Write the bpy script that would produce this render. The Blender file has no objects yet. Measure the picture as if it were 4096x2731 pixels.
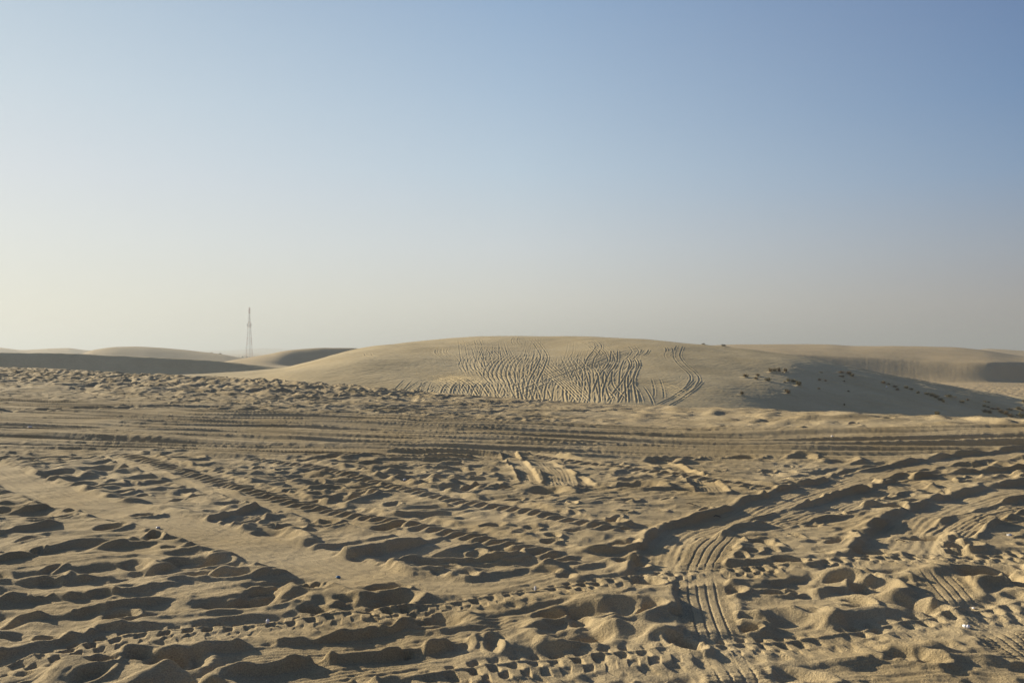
import bpy, math, random
import numpy as np

S = bpy.context.scene
COL = S.collection
R = math.radians
PXW, F = 1024.0, 796.0          # picture width and focal length (in picture widths of 1024)
HOR = 350.0                     # row of the true horizon in the photograph
SKY_GAIN = 5.3
SUN_AZ, SUN_EL = -58.0, 15.5    # degrees, azimuth measured from the view direction (left negative)

# ------------------------------------------------------------------ camera
cam = bpy.data.cameras.new('camera')
cam.sensor_width = 36.0
cam.lens = 36.0 * F / PXW
cam.clip_start = 0.05
cam.clip_end = 40000
co = bpy.data.objects.new('camera', cam)
COL.objects.link(co)
co.location = (0, 0, 0)
co.rotation_euler = (R(90) + math.atan((HOR - 341.0) / F), 0, 0)
S.camera = co

# ------------------------------------------------------------------ sky and sun
w = bpy.data.worlds.new('World'); S.world = w
w.use_nodes = True
nt = w.node_tree
for n in list(nt.nodes): nt.nodes.remove(n)
out = nt.nodes.new('ShaderNodeOutputWorld')
bg = nt.nodes.new('ShaderNodeBackground')
sky = nt.nodes.new('ShaderNodeTexSky')
sky.sky_type = 'NISHITA'
sky.sun_disc = False
sky.sun_elevation = R(SUN_EL)
sky.sun_rotation = R(SUN_AZ)
sky.altitude = 0
sky.air_density = 1.0
sky.dust_density = 1.0
sky.ozone_density = 1.0
# dusty evening air: the clear sky is blended with the broad glow that dust spreads round the low sun
def lin(c): return tuple((((q/255+.055)/1.055)**2.4) for q in c) + (1,)
geo = nt.nodes.new('ShaderNodeTexCoord')
sep = nt.nodes.new('ShaderNodeSeparateXYZ'); nt.links.new(geo.outputs['Generated'], sep.inputs[0])
def mth(op, a, b=None):
    n = nt.nodes.new('ShaderNodeMath'); n.operation = op
    for k, v in enumerate((a, b)):
        if v is None: continue
        if isinstance(v, (int, float)): n.inputs[k].default_value = v
        else: nt.links.new(v, n.inputs[k])
    return n.outputs[0]
hx, hy = mth('MULTIPLY', sep.outputs[0], math.sin(R(SUN_AZ))), mth('MULTIPLY', sep.outputs[1], math.cos(R(SUN_AZ)))
hl = mth('SQRT', mth('ADD', mth('MULTIPLY', sep.outputs[0], sep.outputs[0]), mth('MULTIPLY', sep.outputs[1], sep.outputs[1])))
toward = mth('DIVIDE', mth('ADD', hx, hy), mth('MAXIMUM', hl, .02))
elev = mth('MAXIMUM', sep.outputs[2], 0.0)
def ramp(stops):
    n = nt.nodes.new('ShaderNodeValToRGB'); n.color_ramp.interpolation = 'B_SPLINE' if False else 'EASE'
    n.color_ramp.interpolation = 'LINEAR'
    e = n.color_ramp.elements
    while len(e) < len(stops): e.new(.5)
    for k, (p, c) in enumerate(stops): e[k].position = p; e[k].color = lin(c)
    nt.links.new(elev, n.inputs[0]); return n.outputs[0]
RL = ramp([(0, (214, 213, 200)), (.05, (220, 220, 209)), (.12, (217, 221, 219)), (.19, (210, 217, 223)), (.28, (196, 210, 221)), (.36, (181, 199, 215)), (.6, (120, 145, 185)), (1, (62, 88, 135))])
RC = ramp([(0, (203, 200, 189)), (.06, (212, 211, 203)), (.13, (204, 211, 215)), (.22, (185, 203, 218)), (.31, (166, 189, 212)), (.40, (147, 174, 204)), (.6, (95, 124, 170)), (1, (58, 84, 132))])
RR_ = ramp([(0, (157, 152, 148)), (.05, (164, 161, 160)), (.11, (154, 163, 175)), (.19, (131, 156, 185)), (.27, (113, 143, 180)), (.35, (104, 132, 172)), (.6, (72, 98, 148)), (1, (55, 80, 128))])
def mixc(fac, a, b):
    n = nt.nodes.new('ShaderNodeMix'); n.data_type = 'RGBA'
    if isinstance(fac, float): n.inputs[0].default_value = fac
    else: nt.links.new(fac, n.inputs[0])
    nt.links.new(a, n.inputs[6]); nt.links.new(b, n.inputs[7]); return n.outputs[2]
def rng_(v, a, b):
    n = nt.nodes.new('ShaderNodeMapRange'); n.inputs[1].default_value = a; n.inputs[2].default_value = b; nt.links.new(v, n.inputs[0]); return n.outputs[0]
RB = ramp([(0, (112, 110, 118)), (.2, (98, 114, 145)), (1, (50, 74, 120))])
glow = mixc(rng_(toward, -.02, .53), mixc(rng_(toward, -.9, -.02), RB, RR_), mixc(rng_(toward, .53, .906), RC, RL))
sc_ = nt.nodes.new('ShaderNodeVectorMath'); sc_.operation = 'SCALE'; sc_.inputs[3].default_value = SKY_GAIN
nt.links.new(glow, sc_.inputs[0])
nt.links.new(mixc(.97, sky.outputs[0], sc_.outputs[0]), bg.inputs[0])
bg.inputs[1].default_value = 0.10
nt.links.new(bg.outputs[0], out.inputs[0])

sl = bpy.data.lights.new('sun', 'SUN')
sl.energy = 5.0
sl.angle = R(0.6)
sl.color = (1.0, 0.88, 0.66)
so = bpy.data.objects.new('sun', sl)
COL.objects.link(so)
# light comes from azimuth SUN_AZ (from +Y towards +X), elevation SUN_EL
so.rotation_euler = (R(90 - SUN_EL), 0, R(180 - SUN_AZ))
S.view_settings.view_transform = 'Standard'
S.view_settings.look = 'None'
S.view_settings.exposure = 0.93
S.view_settings.gamma = 1.0
S.cycles.use_denoising = True
S.cycles.volume_bounces = 1
S.cycles.max_bounces = 6

# ------------------------------------------------------------------ numbers
rng = np.random.RandomState(7)
_perm = rng.permutation(4096).astype(np.int32)
_g = rng.uniform(0, 2*np.pi, 4096)
_gx, _gy = np.cos(_g).astype(np.float32), np.sin(_g).astype(np.float32)

def perlin(x, y, seed=0):
    x = np.asarray(x, np.float32); y = np.asarray(y, np.float32)
    xf, yf = np.floor(x), np.floor(y)
    xi, yi = xf.astype(np.int32), yf.astype(np.int32)
    fx, fy = x - xf, y - yf
    u = fx*fx*fx*(fx*(fx*6-15)+10); v = fy*fy*fy*(fy*(fy*6-15)+10)
    def gr(ix, iy, dx, dy):
        h = _perm[(_perm[(ix + seed*131) & 4095] + iy) & 4095]
        return _gx[h]*dx + _gy[h]*dy
    a = gr(xi, yi, fx, fy); b = gr(xi+1, yi, fx-1, fy)
    c = gr(xi, yi+1, fx, fy-1); d = gr(xi+1, yi+1, fx-1, fy-1)
    t = a + u*(b-a)
    return (t + v*((c + u*(d-c)) - t)) * 1.5

def sstep(a, b, x):
    t = np.clip((x-a)/(b-a), 0, 1)
    return t*t*(3-2*t)

def pchip_slopes(x, y):
    h = x[1:]-x[:-1]
    d = (y[1:]-y[:-1])/h
    m = np.zeros_like(y)
    w1 = 2*h[1:]+h[:-1]; w2 = h[1:]+2*h[:-1]
    with np.errstate(divide='ignore', invalid='ignore'):
        mm = (w1+w2)/(w1/d[:-1]+w2/d[1:])
    ok = (d[:-1]*d[1:]) > 0
    m[1:-1] = np.where(ok, mm, 0)
    m[0] = d[0]; m[-1] = d[-1]
    return m

def pchip(xk, yk, x):
    """1-D monotone interpolation; constant outside the knots"""
    xk = np.asarray(xk, float); yk = np.asarray(yk, float)
    x = np.clip(np.asarray(x, float), xk[0], xk[-1])
    m = pchip_slopes(xk, yk)
    i = np.clip(np.searchsorted(xk, x, side='right')-1, 0, len(xk)-2)
    h = xk[i+1]-xk[i]; t = (x-xk[i])/h
    return ((2*t**3-3*t**2+1)*yk[i] + (t**3-2*t**2+t)*h*m[i] + (-2*t**3+3*t**2)*yk[i+1] + (t**3-t**2)*h*m[i+1])

# ---- the lie of the land.  Each station is a line across the view: its distance and the
#      level (as a picture row 'p' or a height 'z') at directions given by picture column.
def K(*a):
    return np.array(a, float)
stations = [
    # (columns->distance, mode, columns->level)
    (K([0, .5]), 'z', K([0, -1.6])),
    (K([0, 9]), 'z', K([0, -1.6])),
    (K([-500, 62], [0, 52], [174, 41], [305, 33], [492, 27], [675, 23], [827, 19.8], [1024, 18], [1500, 16.5]), 'p',
     K([-500, 362], [0, 368], [174, 376], [305, 383], [392, 390], [492, 398], [588, 404], [675, 409], [827, 415], [936, 420], [1024, 423], [1500, 432])),
    (K([-500, 72], [0, 66], [305, 48], [512, 40], [1024, 33], [1500, 32]), 'z',
     K([-500, -3], [0, -3.0], [305, -3.6], [512, -3.6], [1024, -3.9])),
    (K([-500, 110], [0, 100], [190, 74], [1500, 62]), 'z', K([-500, -6], [0, -6], [190, -7.6], [512, -8.6], [800, -9.2], [1024, -9.5], [1500, -10])),
    (K([-500, 190], [0, 185], [190, 178], [250, 160], [305, 142], [361, 134], [435, 122], [522, 112], [610, 107], [697, 115], [779, 131], [850, 150], [936, 170], [1024, 190], [1500, 260]), 'p',
     K([-500, 380], [0, 376], [100, 380], [190, 380], [305, 388], [392, 396], [492, 405], [588, 411], [675, 415], [850, 420.5], [936, 424], [1024, 427], [1500, 440])),
    (K([-500, 195], [0, 192], [190, 188], [250, 178], [305, 168], [361, 172], [435, 184], [522, 181], [610, 170], [697, 165], [779, 170], [850, 183], [936, 196], [1024, 212], [1500, 280]), 'p',
     K([-500, 380], [0, 376], [100, 379], [190, 377], [250, 375], [305, 370], [361, 362], [435, 356], [522, 359], [610, 366], [697, 375], [779, 381], [850, 391], [936, 402], [1024, 414], [1500, 436])),
    (K([-500, 205], [0, 203], [190, 200], [305, 218], [361, 240], [435, 268], [522, 262], [610, 242], [697, 228], [779, 224], [850, 226], [936, 230], [1024, 238], [1500, 320]), 'p',
     K([-500, 378], [0, 376], [100, 378], [190, 374.8], [250, 371.5], [283, 368], [305, 362.5], [331, 354.8], [361, 348.4], [392, 344], [435, 339.6], [479, 336.6], [522, 335.3], [566, 335.7], [610, 337.4], [653, 340], [697, 344], [720, 346], [749, 349], [779, 353], [805, 357], [850, 365.5], [897, 375], [972, 390], [1024, 400], [1500, 432])),
    (K([-500, 235], [0, 232], [305, 248], [435, 302], [522, 298], [697, 268], [850, 262], [1024, 268], [1500, 350]), 'z',
     K([-500, -7], [0, -7], [190, -7], [305, -6], [522, -4], [697, -7.5], [779, -10.5], [850, -12.5], [936, -14], [1024, -14.3])),
    (K([-500, 256], [280, 256], [435, 300], [522, 330], [700, 330], [1024, 330], [1500, 400]), 'z', K([-500, -8], [0, -7.5], [280, -7.5], [522, -7], [697, -10], [779, -13], [850, -14], [1500, -14.3])),
    (K([-500, 268], [280, 268], [522, 300], [700, 372], [850, 391], [940, 399], [985, 407], [1024, 434], [1500, 700]), 'p',
     K([-500, 349], [0, 352], [104, 355], [178, 358.2], [223, 361], [253, 363.5], [305, 369], [435, 372], [640, 372], [779, 378], [850, 381], [945, 382.2], [1024, 382.2], [1500, 378])),
    (K([-500, 300], [231, 304], [268, 318], [305, 345], [361, 352], [435, 345], [640, 390], [700, 398], [850, 418], [940, 426], [985, 430], [1024, 452], [1500, 730]), 'p',
     K([-500, 372], [0, 372], [231, 370], [268, 366], [305, 366], [361, 366], [435, 366], [640, 364], [697, 356], [779, 353.6], [816, 354.3], [868, 356], [927, 360], [1024, 362], [1500, 362])),
    (K([-500, 380], [231, 372], [361, 372], [435, 380], [640, 500], [700, 540], [1024, 560], [1500, 800]), 'p',
     K([-500, 372], [100, 370], [205, 365], [231, 360.8], [268, 354.2], [283, 350.8], [305, 348], [327, 346.9], [350, 346.9], [363, 347.8], [435, 352], [560, 352], [640, 348], [697, 345.3], [764, 344], [826, 344.2], [853, 345.7], [897, 346], [949, 346.9], [979, 349.3], [1024, 355.8], [1100, 362], [1500, 366])),
    (K([-500, 520], [361, 520], [697, 660], [1500, 900]), 'z', K([-500, -12], [435, -12], [697, -8], [950, -12], [1024, -13])),
    (K([0, 620]), 'p', K([-500, 362], [0, 362], [67, 358], [95, 349.5], [119, 346.7], [141, 346.4], [160, 347.3], [178.6, 348.8], [201, 351.3], [223, 354], [245, 358.5], [285, 364], [1500, 365])),
    (K([0, 780]), 'z', K([-500, -12], [1500, -12])),
    (K([0, 1000]), 'p', K([-500, 345], [-60, 345], [0, 347], [22, 349.2], [45, 348.2], [67, 347.6], [83, 349.4], [110, 351], [160, 356], [249, 359.5], [500, 357], [900, 353], [968, 350], [990, 348.6], [1024, 350.3], [1060, 352], [1100, 348], [1500, 347])),
    (K([0, 1350]), 'z', K([0, -13])),
    (K([0, 3500]), 'z', K([0, -14])),
    (K([0, 5200]), 'p', K([0, 350.5], [130, 349.6], [160, 349.1], [180, 350.5], [225, 350.2], [245, 348.8], [262, 347.7], [276, 347.9], [300, 349.6], [330, 350.4], [1024, 350.4])),
    (K([0, 8000]), 'z', K([0, -15])),
    (K([0, 14000]), 'z', K([0, -16])),
]

class Land:
    """heights along a fan of directions: az (radians, + is right)"""
    def __init__(self, az):
        self.az = az
        a = np.clip(az, R(-52), R(52))
        px = 512 + F*np.tan(a)
        ca = np.cos(a)
        fade = sstep(R(52), R(75), np.abs(az))      # beyond the picture: plain rolling desert
        rs, zs = [], []
        for k, (kr, mode, kz) in enumerate(stations):
            r = pchip(kr[:, 0], kr[:, 1], px) if len(kr.shape) > 1 and len(kr) > 1 else np.full_like(px, kr.reshape(-1, 2)[0, 1])
            kz = kz.reshape(-1, 2)
            v = pchip(kz[:, 0], kz[:, 1], px) if len(kz) > 1 else np.full_like(px, kz[0, 1])
            z = v if mode == 'z' else -(v-HOR)/F*r*ca
            if 2 < k: z = z*(1-fade) + (-8)*fade
            rs.append(r); zs.append(z)
        rs, zs = np.array(rs), np.array(zs)
        for k in range(1, len(rs)): rs[k] = np.maximum(rs[k], rs[k-1]*1.02)
        self.r, self.z = rs, zs
        self.m = pchip_slopes(rs, zs)
    def height(self, r):
        """r: (rows,) -> (rows, cols)"""
        o = np.empty((len(r), len(self.az)), np.float32)
        n = len(self.az); cols = np.arange(n)
        for i, q in enumerate(r):
            k = np.clip((self.r < q).sum(0)-1, 0, len(self.r)-2)
            r0, r1 = self.r[k, cols], self.r[k+1, cols]
            h = r1-r0; t = np.clip((q-r0)/h, 0, 1)
            o[i] = ((2*t**3-3*t**2+1)*self.z[k, cols] + (t**3-2*t**2+t)*h*self.m[k, cols]
                    + (-2*t**3+3*t**2)*self.z[k+1, cols] + (t**3-t**2)*h*self.m[k+1, cols])
        return o

def fan_columns(step):
    inner = np.arange(-37, 37+1e-6, step)
    e = []
    a, s = 37.0, step
    while a < 180:
        s = min(s*1.12, 2.5); a += s
        if a < 179: e.append(a)
    e = np.array(e)
    return np.radians(np.concatenate([-e[::-1], inner, e]))

def ratio_rows(parts):
    o = [parts[0][0]]
    for lo, hi, q in parts:
        n = max(1, int(round(math.log(hi/lo)/math.log(1+q))))
        o += list(lo*np.exp(np.arange(1, n+1)*math.log(hi/lo)/n))
    return np.array(o)

class Sheet:
    def __init__(self, az, r):
        self.az, self.r = az, r
        self.X = (np.sin(az)[None, :]*r[:, None]).astype(np.float32)
        self.Y = (np.cos(az)[None, :]*r[:, None]).astype(np.float32)
        self.H = Land(az).height(r)
    def window(self, x0, y0, x1, y1, rad):
        r0, r1 = math.hypot(x0, y0), math.hypot(x1, y1)
        a0, a1 = math.atan2(x0, y0), math.atan2(x1, y1)
        rm = min(r0, r1); da = math.asin(min(0.99, rad*1.1/max(rm, rad*1.2)))
        i0, i1 = np.searchsorted(self.r, [rm-rad*1.1 - 0.02*rm*0, max(r0, r1)+rad*1.1])
        j0, j1 = np.searchsorted(self.az, [min(a0, a1)-da, max(a0, a1)+da])
        return slice(i0, i1), slice(j0, j1)
    def along(self, pts, rad):
        """nearest distance, signed offset and arc length to a polyline for the vertices near it"""
        xs, ys = pts[:, 0], pts[:, 1]
        rr = np.hypot(xs, ys); aa = np.arctan2(xs, ys)
        i0 = np.searchsorted(self.r, rr.min()-rad*1.2); i1 = np.searchsorted(self.r, rr.max()+rad*1.2)
        da = rad*1.3/max(rr.min(), rad*1.4)
        j0 = np.searchsorted(self.az, aa.min()-da); j1 = np.searchsorted(self.az, aa.max()+da)
        if i1 <= i0 or j1 <= j0: return None
        D = np.full((i1-i0, j1-j0), 1e9, np.float32); N = np.zeros_like(D); A = np.zeros_like(D)
        s = 0.0
        for k in range(len(pts)-1):
            x0, y0 = pts[k]; x1, y1 = pts[k+1]
            L = math.hypot(x1-x0, y1-y0)
            if L < 1e-6: continue
            wi, wj = self.window(x0, y0, x1, y1, rad)
            a, b = max(wi.start, i0), min(wi.stop, i1); c, d = max(wj.start, j0), min(wj.stop, j1)
            if b > a and d > c:
                ux, uy = (x1-x0)/L, (y1-y0)/L
                px, py = self.X[a:b, c:d]-x0, self.Y[a:b, c:d]-y0
                t = px*ux+py*uy; n = px*uy-py*ux
                tc = np.clip(t, 0, L)
                dd = np.sqrt((t-tc)**2 + n*n)
                sub = (slice(a-i0, b-i0), slice(c-j0, d-j0))
                m = dd < D[sub]
                D[sub] = np.where(m, dd, D[sub]); N[sub] = np.where(m, n, N[sub]); A[sub] = np.where(m, s+tc, A[sub])
            s += L
        return (slice(i0, i1), slice(j0, j1)), D, N, A, s
    def mesh(self, name, mat):
        nr, nc = self.X.shape
        P = np.empty((nr*nc, 3), np.float32)
        P[:, 0] = self.X.ravel(); P[:, 1] = self.Y.ravel(); P[:, 2] = self.H.ravel()
        i = np.arange(nr-1)[:, None]*nc; j = np.arange(nc)[None, :]
        jn = (j+1) % nc
        a = i+j; b = i+jn; c = i+nc+jn; d = i+nc+j
        V = np.stack([a, d, c, b], -1).reshape(-1).astype(np.int32)
        me = bpy.data.meshes.new(name)
        me.vertices.add(len(P)); me.vertices.foreach_set('co', P.ravel())
        nf = len(V)//4
        me.loops.add(len(V)); me.loops.foreach_set('vertex_index', V)
        me.polygons.add(nf); me.polygons.foreach_set('loop_start', np.arange(nf, dtype=np.int32)*4)
        me.update(calc_edges=True)
        me.polygons.foreach_set('use_smooth', np.ones(nf, bool))
        me.materials.append(mat)
        o = bpy.data.objects.new(name, me); COL.objects.link(o)
        o['kind'] = 'structure'
        return o

def spline(pts, step):
    p = np.array(pts, float)
    p = np.vstack([2*p[0]-p[1], p, 2*p[-1]-p[-2]])
    o = []
    for k in range(1, len(p)-2):
        L = np.hypot(*(p[k+1]-p[k])); n = max(2, int(L/step))
        t = np.arange(n)[:, None]/n
        o.append(0.5*((2*p[k]) + (-p[k-1]+p[k+1])*t + (2*p[k-1]-5*p[k]+4*p[k+1]-p[k+2])*t**2 + (-p[k-1]+3*p[k]-3*p[k+1]+p[k+2])*t**3))
    o.append(p[-2][None])
    return np.vstack(o)

def G(X, Y, z=-1.6):
    """a spot in the photograph (2352 wide) -> where it lies on the level near sand"""
    px, py = X*0.43537, Y*0.43537
    y = -z*F/(py-HOR)
    return ((px-512)/F*y, y)

_line = {}
def unproject(px, py, rmin=75, rmax=285):
    """a spot in the photograph (1024 wide) -> where its sight line meets the dune"""
    az = math.atan((px-512)/F)
    if az not in _line:
        rr = np.arange(30, 700, 0.25)
        _line[az] = (rr, Land(np.array([az, az+1e-4])).height(rr)[:, 0])
    rr, h = _line[az]
    z = -(py-HOR)/F*rr*math.cos(az)
    ok = (rr > rmin) & (rr < rmax) & (h >= z)
    i = np.argmax(ok) if ok.any() else np.argmax(np.where((rr > rmin) & (rr < rmax), h-z, -1e9))
    r = rr[i]
    return (r*math.sin(az), r*math.cos(az), h[i])

def stamp_height(sheet, x, y):
    """height of a finished sheet at one point"""
    r, a = math.hypot(x, y), math.atan2(x, y)
    i = int(np.clip(np.searchsorted(sheet.r, r)-1, 0, len(sheet.r)-2)); j = int(np.clip(np.searchsorted(sheet.az, a)-1, 0, len(sheet.az)-2))
    u = (r-sheet.r[i])/(sheet.r[i+1]-sheet.r[i]); v = (a-sheet.az[j])/(sheet.az[j+1]-sheet.az[j])
    H = sheet.H
    return float((1-u)*((1-v)*H[i, j]+v*H[i, j+1]) + u*((1-v)*H[i+1, j]+v*H[i+1, j+1]))

# ------------------------------------------------------------------ materials
def material(name, rough=0.9):
    m = bpy.data.materials.new(name); m.use_nodes = True
    b = m.node_tree.nodes['Principled BSDF']
    b.inputs['Roughness'].default_value = rough
    b.inputs['Specular IOR Level'].default_value = 0.15
    return m, m.node_tree, b

def sand_material(name, c1, c2, grain, far=False):
    m, t, b = material(name, 0.95)
    N = t.nodes.new; L = t.links.new
    tc = N('ShaderNodeTexCoord')
    n1 = N('ShaderNodeTexNoise'); n1.inputs['Scale'].default_value = 0.7 if not far else 0.06; n1.inputs['Detail'].default_value = 6
    n2 = N('ShaderNodeTexNoise'); n2.inputs['Scale'].default_value = 160 if not far else 2.0; n2.inputs['Detail'].default_value = 3
    L(tc.outputs['Object'], n1.inputs['Vector']); L(tc.outputs['Object'], n2.inputs['Vector'])
    mx = N('ShaderNodeMix'); mx.data_type = 'RGBA'
    mx.inputs[6].default_value = (*c1, 1); mx.inputs[7].default_value = (*c2, 1)
    mr = N('ShaderNodeMapRange'); mr.inputs[1].default_value = .35; mr.inputs[2].default_value = .65
    L(n1.outputs[0], mr.inputs[0]); L(mr.outputs[0], mx.inputs[0])
    m2 = N('ShaderNodeMix'); m2.data_type = 'RGBA'; m2.blend_type = 'MULTIPLY'; m2.inputs[0].default_value = 1
    r2 = N('ShaderNodeMapRange'); r2.inputs[1].default_value = .3; r2.inputs[2].default_value = .7; r2.inputs[3].default_value = .66 if grain else .93; r2.inputs[4].default_value = 1.2 if grain else 1.05
    L(n2.outputs[0], r2.inputs[0]); L(mx.outputs[2], m2.inputs[6]); L(r2.outputs[0], m2.inputs[7])
    L(m2.outputs[2], b.inputs['Base Color'])
    if grain:
        g1 = N('ShaderNodeTexNoise'); g1.inputs['Scale'].default_value = 80; g1.inputs['Detail'].default_value = 4; g1.inputs['Roughness'].default_value = .7
        L(tc.outputs['Object'], g1.inputs['Vector'])
        bp = N('ShaderNodeBump'); bp.inputs['Strength'].default_value = 1; bp.inputs['Distance'].default_value = 0.012
        L(g1.outputs[0], bp.inputs['Height'])
        L(bp.outputs[0], b.inputs['Normal'])
    return m

SAND = sand_material('sand', (.475, .375, .222), (.385, .293, .16), True)
DUNE = sand_material('dune_sand', (.50, .395, .22), (.41, .315, .165), False, True)
FAR = sand_material('far_sand', (.42, .315, .175), (.37, .28, .155), False, True)

# ================================================================== NEAR GROUND
AZ = fan_columns(0.05)
g = Sheet(AZ, ratio_rows([(.4, 2.6, .05), (2.6, 30, .0023), (30, 62, .0055), (62, 84, .03)]))
X, Y, H = g.X, g.Y, g.H
RR = np.hypot(X, Y)
px_of = 512 + F*X/np.maximum(Y, .3)

# road band of many parallel ruts crossing from left to right
cen = 14.8 - 0.235*X + 0.15*np.sin(X*.18)
hw = np.clip(3.3 - 0.15*X, 1.8, 5.0)
v = (Y-cen)/hw
band = (1-sstep(.80, 1.12, np.abs(v) + .10*perlin(X*.25, Y*.8, 3))) * (Y > 0)
behind = 1-sstep(-1, 1, Y)

# churned sand
wx = perlin(X*.5, Y*.5, 11)*.9 + perlin(X*1.4, Y*1.4, 12)*.28
wy = perlin(X*.5, Y*.5, 13)*.9 + perlin(X*1.4, Y*1.4, 14)*.28
A1 = perlin((X+wx)*.33, (Y+wy)*.42, 21)
def ridged(x, y, seed, soft=.12):
    n = perlin(x, y, seed)
    return .45 - np.sqrt(n*n + soft*soft)*1.7
Xr = X*.94 + Y*.34; Yr = -X*.34 + Y*.94          # ridges run a little up to the right
m1 = ridged((Xr+wx*.45)*.85, (Yr+wy*.45)*2.0, 22, .07)
m2 = ridged((Xr+wx*.4)*1.8, (Yr+wy*.4)*4.0, 23, .06)
m3 = perlin((X+wx*.2)*3.4, (Y+wy*.2)*5.2, 24)
patch = .72 + .4*sstep(-.25, .3, perlin(X*.22+5, Y*.3, 25))
m4 = ridged((Xr+wx*.3)*3.6, (Yr+wy*.3)*7.0, 26, .06)
rel_amp = .72 + .85*sstep(5, 11, Y)
churn = A1*.04 + patch*(m1*.028 + m2*.021 + m4*.012 + m3*.009)*rel_amp
# calmer, smooth strip on the far right lip, rough lumps on the far left lip
far = sstep(19, 27, Y + .33*X)
right_lip = sstep(480, 680, px_of) * sstep(.9, 1.15, v)
left_lip = far*(1-sstep(300, 620, px_of))
lump = ridged(X*.75+wx*.6, Y*.50+wy*.6, 31, .06)*.16 + ridged(X*1.9+wx*.5, Y*1.3+wy*.4, 32)*.055 + perlin(X*4, Y*3, 33)*.015
churn = churn*(1-left_lip) + (lump*1.2 + ridged(X*2.4+wx, Y*1.7+wy, 36, .06)*.075 + ridged(X*.6+wx, Y*3.2+wy, 37, .06)*.06)*left_lip
smooth_l = A1*.03 + np.maximum(perlin((X+wx*.4)*1.6, (Y+wy*.4)*1.3, 34), -.12)*.085 + perlin(X*3, Y*2.4, 35)*.012
churn = churn*(1-right_lip) + smooth_l*right_lip

# ruts of the band: long ridges along the road
q = Y - cen
wq = perlin(X*.10, q*.5, 41)*.35 + perlin(X*.33, q*1.2, 42)*.07
ruts = (ridged(X*.045, (q+wq)*1.1, 43, .05)*.040 + ridged(X*.07+9, (q+wq)*1.7, 44, .05)*.072
        + ridged(X*.10, (q+wq)*3.4, 45, .05)*.042 + perlin(X*.2, (q+wq)*10.0, 46)*.016)
mound = np.maximum(perlin(X*.55, q*1.1, 47)-.12, 0)*.11
teeth = np.zeros_like(ruts)
for k in range(9):
    qc = -3.0 + k*.75 + .25*np.sin(k*7.1)
    near = np.exp(-((q+wq-qc-.12*np.sin(X*.3+k))/.05)**2)
    on = sstep(-.05, .2, perlin(X*.12+k*3.3, q*0+k, 48))
    teeth += near*on*(.5+.5*np.sin(X*2*np.pi/(.085+.012*(k % 3))+k))*.014
ruts = (ruts*1.55 + ridged(X*.13, (q+wq)*6.5, 49, .05)*.022 + mound*.4 + teeth*.4)
H += (churn*(1-band) + (ruts-.01)*band) * (1-behind*.6)

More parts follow.
